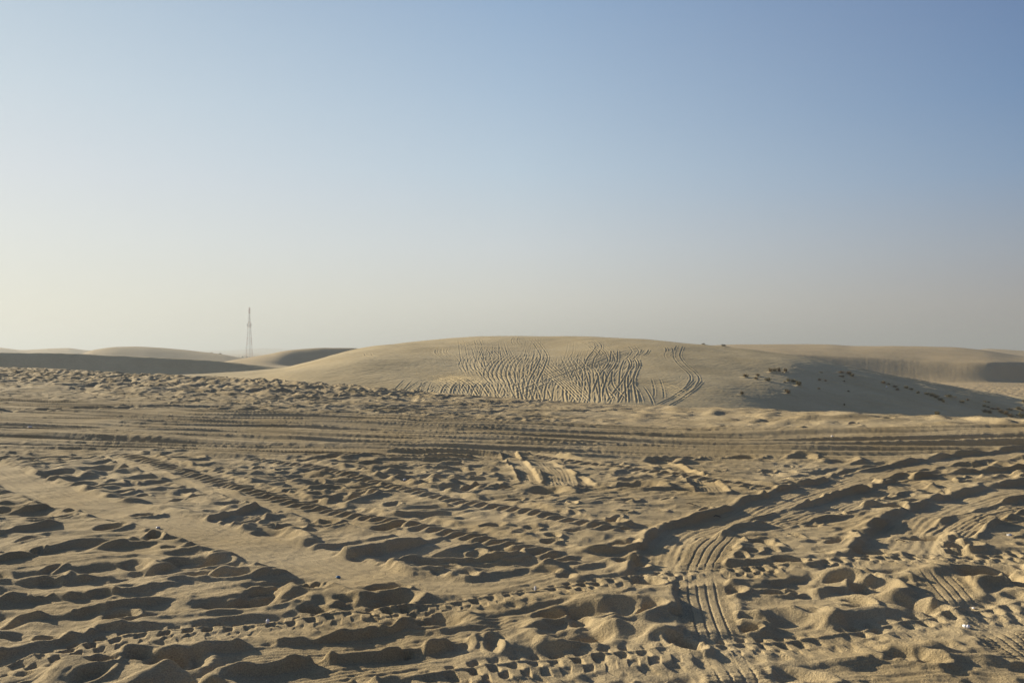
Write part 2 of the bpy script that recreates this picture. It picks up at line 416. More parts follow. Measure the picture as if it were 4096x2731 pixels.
def lay_track(pts, width, depth=.045, berm=.03, kind='smooth', seed=0, ends=.3, keep=.25, phase=0.0):
    """press a wheel track into the sand: a flattened floor between thrown-up sides"""
    rad = width*1.4
    got = g.along(spline(pts, .15), rad)
    if got is None: return
    win, D, Nn, A, L = got
    x, y = g.X[win], g.Y[win]
    e = 1.0
    if ends > 0: e = sstep(0, ends, A)*sstep(0, ends, L-A)
    wob = perlin(x*2.2, y*2.2, seed+60)
    half = width*.5*(1+.10*wob+(.10*perlin(x*5, y*5, seed+61) if kind == 'smooth' else 0))
    fl = (1-sstep(.95, 1.3, D/half))*e
    base = g.H[win]
    if seed in CLEAN: LANE[win] = np.maximum(LANE[win], fl)
    # the level the track follows: land plus slow swell, the small lumps pressed out
    slow = perlin(A*.9+seed, A*0+seed, 72)*.010
    lvl = (LOW[win]*.6 + MID[win]*.4 if (kind == 'tread' or (kind == 'lines' and width > .33)) else MID[win]*(.5 if seed in CLEAN else 1) + LOW[win]*(.5 if seed in CLEAN else 0)) + slow + .010
    am = 1 + .55*perlin(A*1.7+seed*1.7, A*0+seed*.7, 73)
    k_ = {'tread': .30, 'lug': .5, 'lines': .75}.get(kind, DEEP)
    depth = depth*k_*am; berm = berm*k_
    floor = lvl*(1-keep) + base*keep - depth
    u = Nn/half
    if kind == 'tread':
        ribs = -.007*np.maximum(np.cos((u-.2)*2*np.pi*2.5), 0)**4*(np.abs(u) < .66)
        lug = np.sin((A + .012*np.abs(u))*2*np.pi/.034)
        ribs = ribs + .006*lug*sstep(.55, .68, np.abs(u)) + .0025*lug*(np.abs(u) < .55)
        floor = floor + ribs
    elif kind == 'lines':
        floor = floor + .0018*np.sin(u*2*np.pi*3.4+wob*1.5) + .004*perlin(A*1.5, u*4, seed+62)
    elif kind == 'lug':
        ph = A/.115 + phase + .22*perlin(A*1.6, A*0+seed, 66) + .10*perlin(x*9, y*9, 68)
        def sq(p, soft=.55): return sstep(-soft*.6, soft, np.sin(p*2*np.pi))
        r1 = np.exp(-((u+.74)/.17)**4); r2 = np.exp(-((u+.28)/.20)**4)
        r3 = np.exp(-((u-.20)/.18)**4); r4 = np.exp(-((u-.62)/.20)**4)
        rail = np.exp(-((u+.51)/.07)**2)
        hit = np.clip(.62 + .75*perlin(x*3.2, y*3.2, seed+67), .1, 1.1)
        floor = floor - (.021*r1*sq(ph)*hit + .025*r2*sq(ph+.4)*hit + .017*r3*sq(ph+.1+u*.4, .2)*hit + .014*r4*sq(ph*.8+.6-u*.5, .2)*hit) + .010*rail - .012*sstep(-.2, -.9, u) + .008 + .005*perlin(x*12, y*12, seed+63)
    elif kind == 'wave':
        blk = np.sin((A+.05*u)*2*np.pi/.15 + .8*wob)
        floor = floor + .030*blk*np.exp(-((u-.2)/.55)**2) + .012*perlin(x*10, y*10, seed+63)
    else:
        floor = floor + .003*perlin(A*1.2, u*6, seed+64)
    cl = .35 if kind == 'lines' else 1.0
    sb = .60 + .15*(1-cl) + cl*(1.0*perlin(A*2.3+seed*3.1, np.sign(u)*3.0+seed, 65) + .35*perlin(x*6, y*6, 69))
    bm = berm*np.clip(sb, .15, 1.5)*np.exp(-(np.sqrt(((D/half-1.38)/.30)**2+.06)-.245)*1.35)*sstep(2.65, 2.0, D/half)*sstep(.8, 1.1, D/half)*e
    over = np.clip((base-lvl)/.05, 0, 1)
    g.H[win] = base*(1-fl) + floor*fl + bm*(1-.8*over)

def press(x, y, a, b, rot, depth=.05, rim=.022, tilt=0.0):
    """a footprint or scuffed hollow with a thrown-up rim"""
    rad = max(a, b)*2.0
    wi, wj = g.window(x, y, x, y, rad)
    if wi.stop-wi.start < 2 or wj.stop-wj.start < 2: return
    dx, dy = g.X[wi, wj]-x, g.Y[wi, wj]-y
    c, s = math.cos(rot), math.sin(rot)
    u, v_ = (dx*c+dy*s)/a, (-dx*s+dy*c)/b
    rho = np.sqrt(u*u+v_*v_) * (1+.12*perlin(dx*5+x, dy*5+y, 80))
    d = -depth*(1-sstep(.45, 1.02, rho))*(1+tilt*u) + rim*np.exp(-((rho-1.28)/.26)**2)*(1+.5*u)
    over = np.clip((g.H[wi, wj]-LOW[wi, wj]-.01)/.06, 0, 1)
    g.H[wi, wj] += np.minimum(d, 0) + np.maximum(d, 0)*(1-.85*over)

LOW = Land(AZ).height(g.r) + A1.astype(np.float32)*.04
MID = LOW + (patch*rel_amp*(m1+.15)*.026*(1-band)*(1-left_lip)*(1-right_lip)).astype(np.float32)
DEEP = .58
LANE = np.zeros_like(LOW)
CLEAN = {20, 21, 22, 23, 24, 30, 31, 32, 40, 41}

# scattered wheel tracks and footprints that only fill the space between the traced ones
rs = random.Random(3)
def rtrack(x, y, ang, L, bend, **k):
    pts = []
    for i in range(9):
        s_ = (i/8-.5)*L
        a = ang + bend*s_/L*2
        pts.append((x+math.cos(a)*s_, y+math.sin(a)*s_))
    lay_track(pts, **k)
for i in range(26):      # beyond the road and on the lip
    yy = rs.uniform(20, 46); xx = rs.uniform(-.66, .05)*yy
    rtrack(xx, yy, rs.choice([rs.gauss(0.1, .2), rs.gauss(-.3, .2), rs.gauss(.6, .2)]), rs.uniform(4, 14), rs.gauss(0, .25),
           width=rs.uniform(.3, .42), depth=.06, berm=.055, seed=i, keep=.4)
for i in range(16):      # left and middle foreground: near parallel ruts rising to the right
    yy = rs.uniform(4.2, 11.5); xx = rs.uniform(-.66, .66)*yy
    rtrack(xx, yy, rs.choice([rs.gauss(.22, .12), rs.gauss(.3, .1), rs.gauss(-.75, .2), rs.gauss(1.2, .3)]), rs.uniform(.9, 2.6), rs.gauss(0, .25),
           width=rs.uniform(.24, .32), depth=.05, berm=.045, seed=i+30, kind=rs.choice(['lines', 'smooth', 'lines']), keep=.35)
for i in range(900):
    yy = 3.7*math.exp(rs.random()*math.log(30/3.7)); xx = rs.uniform(-.72, .72)*yy
    if abs((yy-(14.8-.235*xx))/max(1.8, 3.3-.15*xx)) < 1: continue
    if yy > 15 and xx > 0 and rs.random() < .6: continue
    s_ = rs.uniform(.6, 1.15)*(1 if yy < 12 else 1.3)
    press(xx, yy, rs.uniform(.08, .15)*s_, rs.uniform(.045, .085)*s_, rs.choice([rs.gauss(-.5, .5), rs.gauss(.2, .5), rs.uniform(0, 3.1)]), rs.uniform(.018, .040)*s_, .010*s_)
for i in range(55):     # bigger scoops
    yy = 3.8*math.exp(rs.random()*math.log(12/3.8)); xx = rs.uniform(-.7, .7)*yy
    press(xx, yy, rs.uniform(.2, .4), rs.uniform(.12, .2), rs.gauss(.1, .5), rs.uniform(.03, .055), rs.uniform(.012, .03))

def T(pts, **k):
    lay_track([G(*p) for p in pts], **k)

# ---- tracks traced from the photograph
for yy in (1048, 1066, 1084, 1104):
    T([(860, yy-6), (980, yy-4), (1080, yy-1), (1180, yy+6)], width=.26, depth=.035, berm=.05, kind='lines', seed=yy)
T([(1165, 1042), (1195, 1072), (1222, 1110)], width=.2, depth=.04, berm=.035, seed=1, kind='lines')
T([(1240, 1060), (1275, 1085), (1290, 1120)], width=.30, depth=.04, berm=.03, seed=2, kind='lines')
T([(1500, 1058), (1580, 1085), (1650, 1140)], width=.28, depth=.045, berm=.035, seed=3, kind='lines')
T([(-60, 1312), (80, 1285), (220, 1268), (400, 1256)], width=.34, depth=.042, berm=.036, kind='lines', seed=4)
T([(-60, 1352), (140, 1345), (350, 1322)], width=.28, depth=.042, berm=.036, kind='smooth', seed=5)
T([(-60, 1398), (200, 1382), (420, 1352), (640, 1330), (780, 1305)], width=.30, depth=.042, berm=.036, kind='smooth', seed=6)
T([(-60, 1445), (150, 1432), (330, 1408), (470, 1380)], width=.30, depth=.042, berm=.036, kind='smooth', seed=7)
T([(300, 1330), (480, 1300), (700, 1262)], width=.28, depth=.05, berm=.05, seed=8)
T([(470, 1205), (560, 1180), (660, 1150)], width=.30, depth=.05, berm=.06, kind='lines', seed=9)
T([(790, 1290), (930, 1262), (1120, 1228)], width=.34, depth=.055, berm=.065, kind='lines', seed=10)
T([(600, 1285), (720, 1262), (960, 1225)], width=.26, depth=.05, berm=.06, kind='smooth', seed=11)
T([(-60, 1240), (60, 1222), (200, 1205)], width=.3, depth=.05, berm=.06, kind='smooth', seed=12)
T([(-60, 1192), (100, 1180), (180, 1160)], width=.3, depth=.05, berm=.06, kind='smooth', seed=13)
T([(1060, 1300), (1200, 1285), (1350, 1250)], width=.28, depth=.05, berm=.05, seed=14)
# broad smooth diagonal lane and its neighbours with wave marks
T([(-80, 1062), (0, 1088), (180, 1150), (400, 1200), (600, 1252), (800, 1308), (950, 1342), (1100, 1352), (1210, 1330), (1300, 1305)], width=.50, depth=.030, berm=.055, kind='lines', seed=20, ends=.2, keep=.05)
T([(230, 1040), (420, 1095), (600, 1140), (800, 1180), (960, 1212), (1150, 1255)], width=.42, depth=.04, berm=.04, kind='smooth', seed=22, ends=1.2, keep=.05)
T([(250, 1036), (340, 1060), (520, 1108), (700, 1150), (870, 1182), (1000, 1208), (1200, 1250), (1400, 1298), (1500, 1322)], width=.38, depth=.025, berm=.05, kind='wave', seed=21, ends=1.2, keep=.05)
T([(560, 1050), (760, 1078), (900, 1108), (1040, 1140), (1250, 1180), (1440, 1220)], width=.36, depth=.025, berm=.05, kind='wave', seed=23, keep=.08)
T([(1180, 1035), (1300, 1055), (1480, 1080), (1700, 1110), (1800, 1125)], width=.34, depth=.025, berm=.05, kind='wave', seed=24, keep=.08)
# curved pair sweeping off to the right
T([(2500, 1046), (2352, 1056), (2200, 1062), (2050, 1078), (1900, 1112), (1780, 1152), (1700, 1182), (1610, 1205), (1560, 1240), (1535, 1290), (1530, 1330)], width=.42, depth=.055, berm=.05, kind='lines', seed=30, keep=.1)
T([(2500, 1076), (2352, 1084), (2200, 1094), (2050, 1118), (1930, 1150), (1820, 1180), (1740, 1200)], width=.34, depth=.05, berm=.05, kind='lines', seed=31, keep=.15)
T([(2500, 1112), (2352, 1128), (2240, 1145), (2140, 1180), (2080, 1225), (2050, 1270), (2045, 1300)], width=.48, depth=.06, berm=.055, kind='lines', seed=32, keep=.1)
T([(2420, 1150), (2300, 1170), (2220, 1200), (2170, 1240)], width=.3, depth=.04, berm=.05, kind='lines', seed=33)
# broad-tyre tread marks
T([(1720, 1600), (1685, 1540), (1650, 1480), (1628, 1420), (1612, 1360), (1608, 1310), (1622, 1270), (1650, 1238), (1668, 1222)], width=.30, depth=.06, berm=.055, kind='tread', seed=40, keep=.05)
T([(2130, 1310), (2175, 1345), (2225, 1400), (2290, 1450), (2370, 1500), (2450, 1545)], width=.29, depth=.06, berm=.055, kind='tread', seed=41, keep=.05)
T([(2130, 1098), (2170, 1112), (2215, 1128)], width=.30, depth=.045, berm=.05, kind='tread', seed=43, keep=.1)
# bottom smooth lanes
T([(330, 1560), (480, 1528), (700, 1492), (900, 1466), (1080, 1432), (1230, 1400)], width=.30, depth=.045, berm=.04, kind='lines', seed=50, keep=.1)
T([(480, 1600), (800, 1545), (980, 1515), (1150, 1492)], width=.28, depth=.04, berm=.04, kind='lines', seed=51, keep=.1)
T([(1850, 1565), (2050, 1545), (2250, 1540), (2450, 1560)], width=.32, depth=.03, berm=.05, kind='lines', seed=52, keep=.15)
# chunky block-tread tracks, laid last
T([(-120, 1580), (0, 1545), (150, 1502), (300, 1472), (500, 1452), (700, 1432), (900, 1402), (1080, 1382), (1250, 1358), (1400, 1335), (1560, 1320), (1750, 1312), (1900, 1296), (2100, 1288), (2250, 1288), (2420, 1280)], width=.37, depth=.035, berm=.03, kind='lug', seed=55, keep=.2)
T([(900, 1600), (1100, 1552), (1300, 1522), (1500, 1506), (1700, 1490), (1900, 1470), (2050, 1444), (2200, 1418), (2420, 1388)], width=.43, depth=.035, berm=.03, kind='lug', seed=56, keep=.2, phase=1.0)

def P(Xp, Yp, a, b, deg, **k):
    x, y = G(Xp, Yp)
    press(x, y, a, b, R(deg), **k)
for q_ in [(440, 1290, .24, .10, 8), (440, 1318, .2, .1, 8), (525, 1318, .2, .09, 10), (275, 1413, .1, .08, 0), (1445, 1290, .13, .08, -30), (1480, 1330, .13, .08, -40),
           (1572, 1478, .14, .07, -60), (2070, 1382, .24, .09, -35), (1810, 1290, .14, .07, -20), (1395, 1198, .16, .09, -20), (1430, 1248, .14, .09, -30),
           (1155, 1262, .16, .1, -35), (890, 1203, .17, .11, 15), (1005, 1288, .15, .07, 0), (660, 1205, .16, .1, -20), (740, 1190, .14, .08, 0),
           (830, 1110, .2, .12, 10), (1930, 1238, .16, .1, -25), (1990, 1265, .2, .12, -10), (2260, 1312, .18, .08, -10), (1950, 1310, .13, .07, -30),
           (2120, 1235, .2, .1, -10), (2200, 1260, .16, .09, 0), (1830, 1555, .16, .1, -40), (2080, 1500, .16, .09, -30), (890, 1372, .2, .12, 20),
           (430, 1520, .14, .1, -60), (380, 1525, .1, .09, 20), (1930, 1330, .14, .06, 0), (1000, 1420, .2, .12, 10),
           (250, 1215, .14, .09, 20), (330, 1180, .14, .09, 0), (600, 1365, .16, .1, 25), (880, 1345, .15, .08, 0), (1700, 1045, .3, .1, 0), (140, 1090, .3, .2, 10)]:
    P(*q_, depth=.050, rim=.016)

# loose sand slumps: nothing stands proud as a spike
def slump():
    rel = g.H - LOW
    up = np.maximum(rel-.045, 0)
    g.H[:] = np.where(rel > .045, LOW + .045 + SL*np.tanh(up/SL), g.H)
late = sstep(-.15, .35, perlin(X*.6, Y*.8, 95))*(Y > 0)*(1-sstep(20, 30, RR))*(1-.9*LANE)
H += late*(ridged((X+wx*.2)*3.1, (Y+wy*.2)*4.4, 96, .06)*.009 + ridged((X+wx*.1)*6.5, (Y+wy*.1)*8.5, 97, .06)*.0045)
SL = .05 + .35*sstep(8, 14, RR)
slump()
# fine unevenness of loose sand
H += (perlin(X*11, Y*11, 90)*.0032 + perlin(X*26, Y*26, 91)*.0016) * (1-sstep(18, 30, RR))
ground = g.mesh('ground', SAND)

# ================================================================== THE BIG DUNE
d = Sheet(AZ, ratio_rows([(84, 96, .008), (96, 278, .0014), (278, 290, .005)]))
d.H[0, :] = g.H[-1, :]
X, Y = d.X, d.Y
pxd = 512 + F*X/np.maximum(Y, 1)
Rd = np.hypot(X, Y)
inn = (np.abs(d.az) < R(45))[None, :] * sstep(84, 92, Rd)
d.H += (perlin(X*.045, Y*.045, 101)*.35 + perlin(X*.14, Y*.16, 102)*.08)*inn
# wind ripples: long and low, finer on the sunny flank
rip = perlin((X*.8+Y*.6)*.25, (-X*.6+Y*.8)*1.1, 103)*.035 + perlin((X*.5+Y*.86)*.6, (-X*.86+Y*.5)*2.4, 104)*.014
d.H += (rip*(1.2-.5*sstep(450, 600, pxd)) + perlin(X*1.1, Y*1.1, 105)*.012)*inn
# streaky drifts on the lee at the right
lee = sstep(760, 900, pxd)
d.H += lee*inn*(perlin((X*.9-Y*.2)*.12, (X*.2+Y*.9)*.45, 106)*.30 + ridged((X*.8-Y*.3)*.35, (X*.3+Y*.8)*.9, 107)*.05)

faceL = sstep(254, 258, Rd)*(1-sstep(270, 276, Rd))*(1-sstep(250, 300, pxd))
d.H += faceL*(perlin(pxd*.10+Rd*.25, Rd*.05, 126)*.10)
# wheel ruts on its face
RUT = np.zeros_like(d.H)
def rut(pts, wd=.24, dep=.075, gauge=1.6, strength=1.0, pair=True, over=.7, crisp=False):
    p = spline(pts, 1.2)
    FA = (rr_.uniform(3, 14), rr_.uniform(6, 45))
    dep = dep*rr_.uniform(.45, 1.15)
    if crisp: FA = (4, 6); dep = dep*1.3
    tang = np.gradient(p, axis=0); L = np.hypot(tang[:, 0], tang[:, 1])+1e-9
    nrm = np.stack([tang[:, 1]/L, -tang[:, 0]/L], 1)
    for sgn in ((-.5, .5) if pair else (0,)):
        got = d.along(p + nrm*gauge*sgn, wd*2.2)
        if got is None: continue
        win, D, Nn, A, L_ = got
        e = sstep(0, FA[0], A)*sstep(0, FA[1], L_-A)*strength
        w_ = 1 + .35*perlin(A*.35, A*0+pts[0][0], 110)
        f = -dep*np.exp(-(D/(wd*.5))**2) + dep*.75*np.exp(-((D-wd*.95)/(wd*.42))**2)
        mk = np.exp(-(D/(wd*1.1))**4)*e
        RUT[win] = RUT[win]*(1-over*mk) + f*e*w_
rr_ = random.Random(12)
def U(px, py):
    q = unproject(px, py); return (q[0], q[1])
def Z2(zx, zy):
    return U(350+zx*.1488, 312.5+zy*.1488)
def J(a, s): return a + rr_.gauss(0, s)
# the dense fan: climbs from the foot and leans to the right
for i in range(46):
    b = 940 + i*16 + J(0, 30)
    lean = J(150, 85)*(1 if i % 4 else -.9)
    top = J(240, 26) + max(0, (i-28))*5 - (60 if i % 9 == 0 else 0)
    s = J(0, 35)
    rut([Z2(b, 595+i), Z2(b+lean*.18-s, 500), Z2(b+lean*.45-s*.6, 410), Z2(b+lean*.8, 320), Z2(b+lean, top)], strength=rr_.uniform(.7, 1.1))
for i in range(15):
    b = 690 + i*13 + J(0, 20); c_ = J(0, 26)
    rut([Z2(b+150+J(0, 26), 470+J(0, 30)), Z2(b+90+c_*.4, 400), Z2(b+60+c_, 330), Z2(b+J(65, 35), 262+J(0, 24))], strength=rr_.uniform(.5, 1.1))
for i in range(16):      # lower left fan running down to the right
    t = i/15
    rut([Z2(470+t*200+J(0, 15), 440-t*50+J(0, 8)), Z2(560+t*220, 455-t*40), Z2(640+t*250, 500-t*25), Z2(700+t*260+J(0, 8), 570)], strength=rr_.uniform(1.5, 2.3), over=.4)
for i in range(10):
    b = 480+i*48+J(0, 10)
    rut([Z2(b-20, 560), Z2(b+5, 500), Z2(b+J(30, 20), 440)], strength=rr_.uniform(1.3, 2.1), over=.4)
for i in range(9):
    b = 330+i*40
    rut([Z2(b-60, 560+J(0, 6)), Z2(b, 520), Z2(b+70, 470+J(0, 8)), Z2(b+130, 440)], strength=.6)
for i in range(4):
    o_ = i*22
    rut([Z2(1255+o_, 345-i*4), Z2(1330+o_, 405), Z2(1440+o_, 500), Z2(1560+o_, 620)], strength=.9)
for i in range(26):      # old, half blown-over arcs all over the face
    x0, y0 = rr_.uniform(420, 2300), rr_.uniform(190, 520)
    a_ = rr_.choice([rr_.gauss(1.2, .3), rr_.gauss(-.35, .2), rr_.gauss(.35, .2)]); k_ = J(0, .8); L0 = rr_.uniform(120, 330)
    q0 = [(x0 + L0*t*math.cos(a_+k_*t), max(175, min(590, y0 - L0*.6*t*math.sin(a_+k_*t)))) for t in (-.5, -.2, .15, .5)]
    rut([Z2(*p) for p in q0], dep=.045)
for i in range(7):
    rut([Z2(870+i*18, 330+i*22), Z2(960+i*30, 290+i*20), Z2(1070+i*40, 250+i*16)], strength=.7)
for i in range(9):
    rut([Z2(1000+i*22, 500+J(0, 12)), Z2(930+i*30, 420), Z2(960+i*28, 340), Z2(1060+i*24, 262+J(0, 8))], strength=rr_.uniform(.7, 1))
for i in range(6):       # the slanting bundle
    o_ = (i-2.5)*15
    rut([Z2(960+i*8, 580+o_*.8), Z2(1250, 490+o_), Z2(1500, 392+o_*.9), Z2(1750, 300+o_*.7), Z2(2010, 222+o_*.4)], wd=.26, strength=.85, pair=(i % 3 == 0), over=.3)
# single pairs that can be told apart
for pts in ([(2222, 218), (2196, 285), (2225, 340), (2295, 400), (2318, 455), (2270, 520), (2180, 585), (2090, 640)],
            [(2205, 560), (2300, 500), (2352, 450)],
            [(1870, 312), (1850, 360), (1842, 420), (1842, 610)],
            [(1880, 305), (1905, 345), (1880, 420), (1830, 500), (1760, 615)],
            [(1905, 310), (1918, 350), (1880, 440), (1885, 520), (1895, 620)],
            [(1620, 180), (1670, 215), (1655, 265), (1620, 310), (1600, 360)],
            [(1180, 160), (1240, 190), (1285, 245), (1305, 300), (1280, 370), (1245, 440), (1230, 500)],
            [(1690, 220), (1730, 260), (1760, 330), (1735, 400), (1740, 480), (1830, 600)],
            [(1660, 360), (1700, 430), (1690, 500), (1720, 600)],
            [(1780, 250), (1770, 330), (1700, 430), (1660, 560)],
            [(1510, 300), (1545, 340), (1590, 400), (1590, 600)],
            [(1600, 380), (1640, 420), (1650, 620)],
            [(1940, 480), (1975, 540), (2005, 630)],
            [(1900, 440), (2000, 470), (2150, 530), (2352, 610)],
            [(1980, 450), (2120, 480), (2300, 560)],
            [(855, 180), (870, 215), (930, 240), (990, 300)], [(600, 245), (598, 268), (650, 295)], [(640, 240), (632, 265), (690, 290)],
            [(740, 195), (790, 225), (850, 245)], [(760, 200), (800, 215), (845, 225)], [(120, 265), (135, 290), (190, 305)],
            [(2135, 230), (2150, 255), (2130, 280)], [(1990, 245), (1970, 280), (1930, 300)], [(1890, 220), (1920, 270), (1860, 330)],
            [(1500, 170), (1560, 190), (1640, 230), (1700, 300)], [(1120, 160), (1110, 200), (1200, 240)]):
    rut([Z2(*p) for p in pts], dep=.085, crisp=True)
for i in range(10):
    rut([Z2(440+i*30, 320+i*6), Z2(560+i*30, 350+i*9), Z2(680+i*28, 400+i*10)], dep=.05)
d.H += np.clip(RUT, -.30, .20)

# ---- desert bushes: where they stand on the dune (picture spot, size in pixels)
BUSH = []      # (column, row of the foot, width px, height px, label)
def b5(zx, zy, w_, h_, lab): BUSH.append(((2900+zx/3.92)/4, (1430+zy/3.92)/4, w_/15.7, h_/15.7, lab))
def b6(zx, zy, w_, h_, lab): BUSH.append(((3500+zx/3.946)/4, (1450+zy/3.946)/4, w_/15.8, h_/15.8, lab))
b5(320, 292, 85, 42, 'low brown bush at the far left of the upper bush field on the dune')
b5(515, 272, 62, 32, 'small brown bush left of and just below the topmost row of bushes')
b5(485, 324, 72, 26, 'flat pale bush between the far left bush and the round yellowish one')
b5(672, 355, 95, 38, 'round yellowish olive bush just left of the long dark middle row')
b5(715, 214, 62, 48, 'leftmost yellow brown bush of the topmost row on the dune')
b5(775, 218, 62, 46, 'darkest bush, second from the left in the topmost row')
b5(850, 228, 72, 52, 'tall bush, third from the left in the topmost row')
b5(950, 224, 58, 48, 'pale tan bush standing alone at the right end of the topmost row')
b5(908, 236, 26, 12, 'tiny dark tuft in the gap of the topmost row')
b5(930, 362, 40, 18, 'thin low bush at the left end of the long middle row')
b5(985, 358, 62, 36, 'highest olive bush near the left end of the long middle row')
b5(1065, 374, 85, 36, 'wide olive bush in the centre of the long middle row')
b5(1120, 392, 50, 34, 'olive bush leaning against the big dark one in the middle row')
b5(1155, 428, 78, 62, 'big dark green bush at the right end of the middle row')
b5(1480, 348, 64, 22, 'left bush of the small pair right of the middle row')
b5(1570, 368, 52, 22, 'right bush of the small pair right of the middle row')
b5(1505, 252, 54, 16, 'faint grey tuft above the small pair of bushes')
b5(1825, 266, 100, 24, 'flat tan bush capping the top of the right hand hummock')
b5(1930, 290, 95, 38, 'dense bush on the shoulder of the right hand hummock')
b5(1990, 316, 80, 36, 'dark bush at the lower right end of the right hand hummock')
b5(1830, 318, 80, 22, 'grey bush in the shade below the right hand hummock')
b5(1865, 382, 42, 16, 'single tiny tuft on lit sand below the right hand hummock')
b5(1465, 478, 42, 18, 'tiny dark tuft beside the faint parallel wheel marks')
b5(950, 517, 42, 24, 'smaller upper bush of the stacked pair low on the slope')
b5(982, 566, 72, 52, 'rounded brown bush, lower one of the stacked pair low on the slope')
b5(262, 600, 58, 46, 'lone brown bush nearest the curving wheel tracks, low on the slope')
b5(1937, 522, 46, 20, 'small bush at the right end of the faint wheel marks')
b5(1865, 740, 32, 26, 'lone dark tuft in the deep shade near the dune foot')
b6(130, 342, 84, 26, 'brownish bush above the white speck of litter')
b6(215, 362, 50, 22, 'grey bush just right of and above the white speck of litter')
b6(310, 388, 72, 22, 'faint reddish bush between the white speck and the dense row')
b6(352, 438, 62, 28, 'reddish brown bush on a lit streak below the white speck')
b6(490, 408, 74, 32, 'brown bush, left one of a pair up the slope from the dense dark row')
b6(570, 432, 62, 22, 'darker bush, right one of a pair up the slope from the dense dark row')
b6(672, 488, 56, 28, 'small dark bush immediately left of the dense dark row')
b6(812, 512, 74, 36, 'golden topped bush at the upper left end of the dense dark row')
b6(890, 535, 84, 42, 'second bush down the dense dark row')
b6(960, 565, 84, 42, 'third bush down the dense dark row, in its middle')
b6(1030, 604, 74, 42, 'fourth bush down the dense dark row')
b6(1076, 630, 42, 38, 'dark upright bush ending the dense dark row at its lower right')
b6(1168, 548, 104, 28, 'long pale bush right of the dense dark row')
b6(1262, 560, 44, 16, 'tiny pale tuft right of the long pale bush')
b6(1365, 628, 74, 32, 'dark bush, lower left of two right of the dense row')
b6(1462, 604, 54, 28, 'brown bush, upper right of two right of the dense row')
b6(970, 838, 74, 50, 'lone dark bush in shade close above the bright lip of sand')
b6(1730, 632, 54, 16, 'small pale bush high on the right slope above the dark pairs')
b6(1790, 650, 44, 14, 'tiny pale tuft beside the small pale bush on the right slope')
b6(1720, 704, 56, 26, 'left dark bush of a tight pair above the last long row')
b6(1780, 722, 44, 24, 'right dark bush of a tight pair above the last long row')
b6(1732, 802, 80, 44, 'left bush of the broad clump below the tight pair')
b6(1800, 818, 84, 40, 'right bush of the broad clump below the tight pair')
b6(1862, 754, 84, 26, 'low flat bush starting the last long row')
b6(1932, 760, 74, 32, 'second bush of the last long row')
b6(1992, 795, 84, 44, 'third bush of the last long row')
b6(2062, 830, 94, 50, 'fourth and widest bush of the last long row')
b6(2142, 866, 84, 48, 'fifth bush of the last long row')
b6(2212, 905, 74, 44, 'sixth bush of the last long row')
b6(2266, 938, 46, 34, 'small bush ending the last long row by the bright sand lip')
b6(2125, 752, 94, 30, 'olive bush above the middle of the last long row')
b6(2258, 756, 84, 28, 'olive bush at the tip of a lit streak near the right edge')
b6(2322, 774, 54, 24, 'small bush at the right edge just beyond the lit streak')
b6(2302, 870, 84, 60, 'large dark bush near the right edge below the others')
b6(2232, 832, 34, 18, 'tiny dark tuft left of the large dark bush at the right edge')
b6(2342, 636, 44, 34, 'dark bush highest on the skyline slope at the right edge')
b6(2260, 706, 44, 14, 'tiny reddish tuft above the lit streak near the right edge')
BUSH.append((723.6, 345.6, 5.0, 1.6, 'dark bush on the skyline of the dune, the larger of two'))
BUSH.append((703.5, 346.0, 3.0, 1.1, 'dark bush on the skyline of the dune, the smaller of two'))
spots = []
for (px, py, wp, hp, lab) in BUSH:
    x, y, z = unproject(px, py + .0, 88, 280)
    if py < 347:
        rr0 = pchip([697, 779], [228, 224], px); az = math.atan((px-512)/F); x, y = rr0*math.sin(az), rr0*math.cos(az)
    dist = y
    wd = wp*dist/F; ht = hp*dist/F
    spots.append((x, y, wd, ht, lab))
    # sand caught round the bush, with a tail drifting down wind (to the right)
    rad = wd*3
    wi, wj = d.window(x, y, x, y, rad)
    dx, dy = d.X[wi, wj]-x, d.Y[wi, wj]-y
    d.H[wi, wj] += ht*.35*np.exp(-(dx/wd/.8)**2-(dy/wd/.7)**2) + ht*.22*np.exp(-((dx-wd)/wd/1.3)**2-((dy+wd*.2)/wd/.4)**2)
dune = d.mesh('dune', DUNE)

# ================================================================== FAR DUNES AND PLAIN
f = Sheet(AZ[::1], ratio_rows([(290, 370, .007), (370, 440, .0022), (440, 640, .008), (640, 1400, .02), (1400, 14000, .06)]))
f.H[0, :] = d.H[-1, :]
X, Y = f.X, f.Y
Rf = np.hypot(X, Y)
pxf = 512 + F*X/np.maximum(Y, 1)
inn = sstep(290, 298, Rf)*(1-sstep(9000, 11000, Rf))
f.H += inn*(perlin(X*.02, Y*.02, 120)*.5 + perlin(X*.10, Y*.10, 121)*.10 + perlin(X*.4, Y*.5, 122)*.03*(1-sstep(400, 600, Rf)))
# slip-face flutes on the right hand dune and on the left ridge
face = sstep(372, 386, Rf)*(1-sstep(405, 450, Rf))*sstep(680, 820, pxf)
f.H += face*(ridged(pxf*.12+perlin(pxf*.05, Rf*.3, 125)*.5, Rf*.05, 123)*.02 + perlin(pxf*.45, Rf*.06, 124)*.02)
# scruffy basin floor
basin = (sstep(290, 298, Rf))*(1-sstep(376, 386, Rf))*sstep(800, 900, pxf)
f.H += basin*(perlin(X*.25, Y*.9, 127)*.22 + perlin(X*.9, Y*2.0, 128)*.07)
# out on the plain: low rolling swells
pl = sstep(1100, 1500, Rf)*(1-sstep(9000, 12000, Rf))
f.H += pl*perlin(X*.0016, Y*.004, 129)*5.0
far_dunes = f.mesh('desert_hills', FAR)

